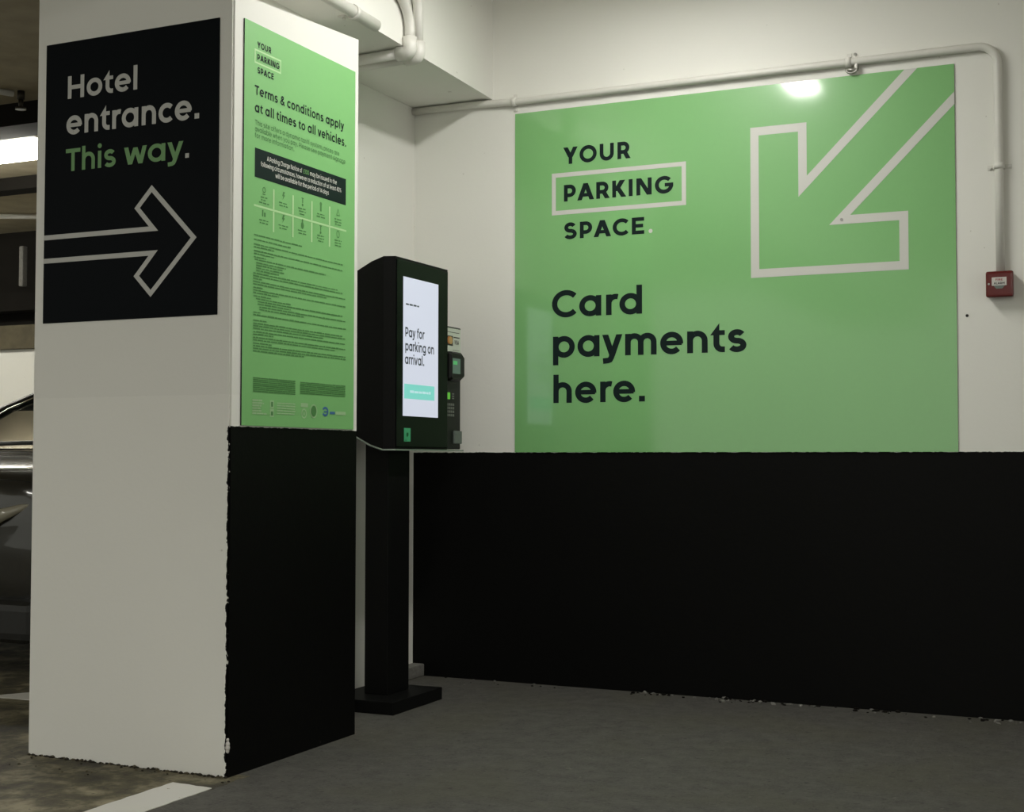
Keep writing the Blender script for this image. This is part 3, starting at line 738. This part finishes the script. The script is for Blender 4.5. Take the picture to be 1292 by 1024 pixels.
# ================================================================== CONDUITS
RC = 0.0165; YC = D-RC-0.003
t = thing('wall_conduit', (-0.56, YC, 1.73), 'white painted conduit running over the green sign and down to the red box', 'conduit')
pts = [(XL+0.002, YC, 2.632), (-2.80, YC, 2.630), (-2.592, YC, 2.6215)]+bend((-0.512, YC, 2.6215), (1, 0, 0), (0, 0, -1), 0.075, 10)+[(-0.5115, YC, 2.14), (-0.511, YC, 1.728)]
b = MB(); b.tube(pts, RC, 16); b.build('pipe', M['pipe'], t)
def saddle(x, z, vert, parent):
    b = MB()
    if vert:
        b.tube([(x, YC, z-.011), (x, YC, z+.011)], RC+.004, 16); b.box(x-.045, x+.045, D-.004, D, z-.010, z+.010, .002)
        for s in (-1, 1): b.tube([(x+s*.035, D-.004, z), (x+s*.035, D-.010, z)], .006, 10)
    else:
        b.tube([(x-.011, YC, z), (x+.011, YC, z)], RC+.004, 16); b.box(x-.010, x+.010, D-.004, D, z-.042, z+.040, .002)
        b.tube([(x, D-.004, z-.033), (x, D-.010, z-.033)], .006, 10)
    return b.build('saddle_clip', M['pipe'], parent)
saddle(-2.592, 2.6215, False, t); saddle(-1.088, 2.6215, False, t); saddle(-0.511, 2.142, True, t)
b = MB(); b.tube([(-1.100, YC-.004, 2.590), (-1.05, YC-.004, 2.585)], .006, 8); b.box(-1.062, -1.050, D-.03, D, 2.590, 2.618, .002)
b.tube([(-1.075+.022*math.cos(R(k)), YC-.006, 2.590-.016*math.sin(R(k))) for k in range(0, 181, 20)], .0045, 8)
b.build('hook_fitting', M['bare_metal'], t)
b = MB(); b.tube([(-1.064, D, 2.657), (-1.064, D-.008, 2.655)], .006, 8); b.build('screw', M['bare_metal'], t)

# two conduits that come along the beam, turn down its side and pass under it
RB = 0.021
def beam_conduit(y, zb, label):
    x = bx(y)+RB+0.003; t = thing('beam_conduit', (x, y, BEAM_Z), label, 'conduit', 'conduits on the beam side')
    pts = [(bx(3.9)+RB+.003, y-.9, zb+.05), (bx(y)+RB+.003, y-.28, zb)]+bend((x, y, zb), (0, 1, 0), (0, 0, -1), 0.13, 10)+[(x, y, BEAM_Z+0.02)]
    b = MB(); b.tube(pts, RB, 14); b.build('pipe', M['pipe'], t)
    xe = x
    b = MB(); b.tube([(x, y, BEAM_Z+.035), (x, y, BEAM_Z-.004)]+bend((x, y, BEAM_Z-RB-.005), (0, 0, -1), (-1, 0, 0), .018, 6)+[(x-.055, y, BEAM_Z-RB-.005)], RB+.008, 14)
    b.build('elbow', M['pipe'], t)
    b = MB(); b.tube([(x-.03, y, BEAM_Z-RB-.004), (XL+.002, y+.03, BEAM_Z-RB-.004)], RB, 14); b.build('lower_pipe', M['pipe'], t)
beam_conduit(4.762, 2.84, 'nearer of the two white conduits bending down the beam side')
beam_conduit(4.836, 2.94, 'farther of the two white conduits bending down the beam side')
# straight conduit fixed along the beam's lower edge above the pillar
t = thing('edge_conduit', (-2.62, 4.1, 2.66), 'straight white conduit along the beam edge above the green notice', 'conduit')
b = MB(); b.tube([(bx(y)+.012, y, 2.657) for y in (2.6, 3.2, 4.0, 4.5)], .024, 16); b.build('pipe', M['pipe'], t)
for y in (3.3, 4.33):
    b = MB(); b.tube([(bx(y)+.012, y-.012, 2.657), (bx(y)+.012, y+.012, 2.657)], .028, 16); b.box(bx(y)-.05, bx(y)+.02, y-.012, y+.012, BEAM_Z-.007, BEAM_Z, .001)
    b.tube([(bx(y)-.03, y, BEAM_Z-.007), (bx(y)-.03, y, BEAM_Z-.016)], .007, 8); b.build('saddle_clip', M['pipe'], t)

# ================================================================== FIRE CALL POINT
CX0, CX1, CZ0, CZ1 = -0.563, -0.461, 1.628, 1.729
t = thing('fire_call_point', (-0.512, D, CZ0), 'small red fire alarm call point on the wall at the end of the conduit', 'fire alarm')
b = MB(); b.box(CX0+.004, CX1-.004, D-.035, D, CZ0+.003, CZ1-.003, .003); b.build('back_box', M['red'], t)
b = MB(); b.box(CX0, CX1, D-.058, D-.033, CZ0, CZ1, .010, 0, 3); b.build('cover', M['red'], t)
b = MB(); b.box(-.540, -.486, D-.0595, D-.057, 1.672, 1.704, 0)
lb = b.build('label_plate', M['label'], t)
f = Flat('x', D-.0595, .0006); f.text('FIRE', -.526, 1.6905, .0085, .026, .2); f.build('red_word', M['red_dark'], lb)
f = Flat('x', D-.0595, .0006); f.text('ALARM', -.533, 1.6765, .0085, .040, .22); f.build('black_word', M['label_ink'], lb)
b = MB(); b.prism([(-.534, 1.672), (-.492, 1.672), (-.502, 1.660), (-.524, 1.660)], 'y', D-.059, D-.057); b.build('press_flap', M['plastic_grey'], t)
b = MB(); b.tube([(-.551, D-.0585, 1.679), (-.551, D-.0600, 1.679)], .004, 12); b.build('lock', M['screw'], t)

# ================================================================== FLOOR MARKINGS
def line_mark(name, poly, label):
    rr = random.Random(2); pts = []
    for i in range(len(poly)):
        p, q = Vector(poly[i]), Vector(poly[(i+1) % len(poly)]); n = max(2, int((q-p).length/.03))
        d = (q-p).normalized(); nn = Vector((-d.y, d.x))
        for k in range(n): pts.append((p+(q-p)*k/n+nn*rr.uniform(-.0025, .0025)*(k > 0))[:])
    b = MB(); b.prism(pts, 'z', 0.0, 0.002); return tag(b.build(name, M['line']), label, 'floor marking')
line_mark('bay_line', [(-2.755, 0.5), (-2.600, 0.5), (-2.597, 3.445), (-2.752, 3.455)], 'worn white bay line painted on the concrete in front of the pillar')
line_mark('bay_line', [(-4.46, 4.36), (-3.50, 4.40), (-3.50, 4.56), (-4.34, 4.54)], 'short white line on the dark floor beside the parked car')

# ================================================================== CAR beyond the pillar
t = thing('car', (-5.35, 6.9, 0), 'dark parked car facing out, mostly hidden behind the left side of the pillar', 'car')
CXm = -5.35
# stations from the nose backwards (y): lower z, shoulder z, bonnet / deck z, half width
stn = [(4.76, .34, .78, .90, .66), (4.80, .22, .84, .955, .80), (4.95, .17, .90, 1.00, .87), (5.3, .17, .93, 1.045, .90), (5.75, .18, .95, 1.065, .91),
       (6.8, .19, .96, 1.05, .91), (7.8, .19, .96, 1.06, .91), (8.5, .22, .95, 1.05, .89), (8.85, .30, .86, .98, .80), (8.93, .42, .72, .86, .62)]
b = MB(); vs_ = []; n = 12
for y, zl, zs, zd, hw in stn:
    half = [(.80*hw, zl), (.97*hw, zl+.10), (hw, (zl+zs)/2), (.985*hw, zs-.05), (.95*hw, zs+.03), (.80*hw, zd)]
    vs_ += [(CXm+x, y, z) for x, z in half]+[(CXm-x, y, z) for x, z in half[::-1]]
fs = [(i*n+k, i*n+(k+1) % n, (i+1)*n+(k+1) % n, (i+1)*n+k) for i in range(len(stn)-1) for k in range(n)]+[tuple(range(n))[::-1], tuple(range((len(stn)-1)*n, len(stn)*n))]
b.mesh(vs_, fs, 0, True); body = b.build('body', M['car'], t)
sub = body.modifiers.new('round', 'SUBSURF'); sub.levels = sub.render_levels = 2
# glasshouse: windscreen, roof, rear window
gs = [(5.58, 1.03, 1.055, .77, .73), (6.00, 1.03, 1.275, .79, .67), (6.45, 1.02, 1.46, .79, .60), (7.0, 1.02, 1.485, .79, .58), (7.7, 1.02, 1.43, .79, .58), (8.5, 1.0, 1.06, .77, .70)]
b = MB(); vs_ = []
for y, z0, z1, w0, w1 in gs: vs_ += [(CXm+w0, y, z0), (CXm+w1, y, z1), (CXm-w1, y, z1), (CXm-w0, y, z0)]
fs = [(i*4+k, i*4+k+1, (i+1)*4+k+1, (i+1)*4+k) for i in range(len(gs)-1) for k in range(3)]
b.mesh(vs_, fs, 0, False); b.build('glasshouse', M['car_glass'], t)
b = MB(); vs_ = []
for y, z0, z1, w0, w1 in gs[2:5]: vs_ += [(CXm+w1+.012, y, z1-.012), (CXm+w1*.8, y, z1+.022), (CXm-w1*.8, y, z1+.022), (CXm-w1-.012, y, z1-.012)]
b.mesh(vs_, [(i*4+k, i*4+k+1, (i+1)*4+k+1, (i+1)*4+k) for i in range(2) for k in range(3)], 0, True); b.build('roof', M['car'], t)
b = MB(); b.tube([(CXm-.62, 5.60, 1.075), (CXm, 5.55, 1.085), (CXm+.62, 5.60, 1.075)], .012, 8); b.build('windscreen_seal', M['car_low'], t)
b = MB(); b.tube([(CXm-.80, 4.80, .955), (CXm-.4, 4.745, .950), (CXm+.4, 4.745, .950), (CXm+.80, 4.80, .955)], .007, 8); b.build('bonnet_edge', M['chrome'], t)
for s in (1, -1):
    b = MB(); b.tube([(CXm+s*(w1+.008), y, z1+.006) for y, z0, z1, w0, w1 in gs], .026, 8); b.build('roof_pillar', M['car_low'], t)
    b = MB(); b.tube([(CXm+s*(w1-.035), y-.004, z1+.012) for y, z0, z1, w0, w1 in gs[:3]], .006, 8); b.build('windscreen_trim', M['chrome'], t)
    b = MB(); L_ = [(CXm+s*.28, 4.735, .62), (CXm+s*.44, 4.740, .68), (CXm+s*.58, 4.755, .745), (CXm+s*.70, 4.80, .79)]
    b.tube(L_, [.014, .030, .030, .012], 10); b.build('headlight', M['light_lens'], t)
    b = MB(); b.box(CXm+s*.98-.10, CXm+s*.98+.10, 5.98, 6.16, 1.02, 1.15, .03, 0, 3); b.build('wing_mirror', M['car'], t)
b = MB(); b.box(CXm-.78, CXm+.78, 4.72, 5.0, .16, .36, .05, 0, 3); b.build('bumper', M['car_low'], t)
b = MB(); b.box(CXm-.25, CXm+.25, 4.725, 4.80, .50, .76, .02, 0, 2); b.build('grille', M['car_low'], t)
for s in (1, -1):
    for y in (5.62, 8.05):
        x0 = CXm+s*.72; x1 = CXm+s*.93
        b = MB(); b.tube([(x0, y, .32), (x0+s*.02, y, .32), (x1-s*.02, y, .32), (x1, y, .32)], [.29, .32, .32, .29], 28); w = b.build('wheel', M['tyre'], t)
        b = MB(); b.tube([(x1, y, .32), (x1+s*.008, y, .32)], [.21, .20], 24); b.build('hub', M['wheel'], w)

# ================================================================== CRUMBS along the foot of the walls
def crumbs(name, spots, mats, label):
    rr = random.Random(9); b = MB()
    for x, y, r_ in spots:
        bm = bmesh.new(); bmesh.ops.create_icosphere(bm, subdivisions=1, radius=1)
        for v in bm.verts:
            v.co = Vector((x+v.co.x*r_*rr.uniform(.7, 1.7), y+v.co.y*r_*rr.uniform(.6, 1.2), max(0.0, r_*.3+v.co.z*r_*rr.uniform(.4, .9))))
        b.bm(bm, rr.randrange(len(mats)))
    o = b.build(name, mats); o['kind'] = 'stuff'; o['label'] = label; o['category'] = 'debris'; return o
rr = random.Random(4); sp = []
for cx, w, k in ((-1.95, .10, 16), (-1.55, .16, 34), (-1.32, .06, 8), (-1.02, .09, 18), (-.55, .10, 14), (-.28, .12, 12)):
    for q in range(k): sp.append((cx+rr.gauss(0, w*.6), D-.012-abs(rr.gauss(0, .028)), rr.uniform(.003, .011)))
for q in range(60): sp.append((rr.uniform(-3.0, 0.4), D-.01-abs(rr.gauss(0, .05)), rr.uniform(.002, .006)))
crumbs('wall_crumbs', sp, [M['kerb'], M['concrete_dark']], 'grey plaster crumbs lying along the foot of the black back wall')
sp = []
for q in range(150):
    x = rr.uniform(PX0, PX1); sp.append((x, PY0-.001-abs(rr.gauss(0, .004)), rr.uniform(.002, .0075)))
for q in range(40): sp.append((rr.uniform(PX0-.1, PX1+.06), PY0-abs(rr.gauss(0, .07)), rr.uniform(.002, .006)))
crumbs('pillar_crumbs', sp, [M['dirt'], M['dirt'], M['brown']], 'dark dirt crumbs along the foot of the white pillar face')

# ================================================================== CAR PARK CEILING FITTINGS
t = thing('sprinkler', (-6.10, 6.17, CEIL), 'small dark sprinkler head hanging from the car park ceiling', 'sprinkler')
b = MB(); b.tube([(-6.10, 6.17, CEIL-.05), (-6.10, 6.17, CEIL-.10)], [.016, .012], 10); b.tube([(-6.10, 6.17, CEIL-.10), (-6.10, 6.17, CEIL-.112)], .032, 12); b.build('nozzle', M['sprinkler'], t)
b = MB(); b.tube([(-6.10, 6.17, CEIL), (-6.10, 6.17, CEIL-.05)], .022, 10); b.build('socket', M['sprinkler'], t)
b = MB(); b.tube([(-6.45, 5.55, CEIL-.02), (-6.13, 6.14, CEIL-.02)], .018, 10)
tag(b.build('sprinkler_pipe', M['pipe']), 'thin pale pipe on the car park ceiling leading to the sprinkler', 'pipe')
b = MB(); b.tube([(-10.4, 8.6, CEIL-.03), (-8.2, 9.8, CEIL-.03)], .022, 10)
tag(b.build('ceiling_pipe', M['pipe']), 'long pale pipe crossing the car park ceiling near its far wall', 'pipe')
b = MB(); b.box(-9.625, -9.575, 9.74, 9.80, 2.62, 3.0, .01)
tag(b.build('pale_post', M['kerb']), 'short pale upright post in the dark opening beyond the car', 'post')
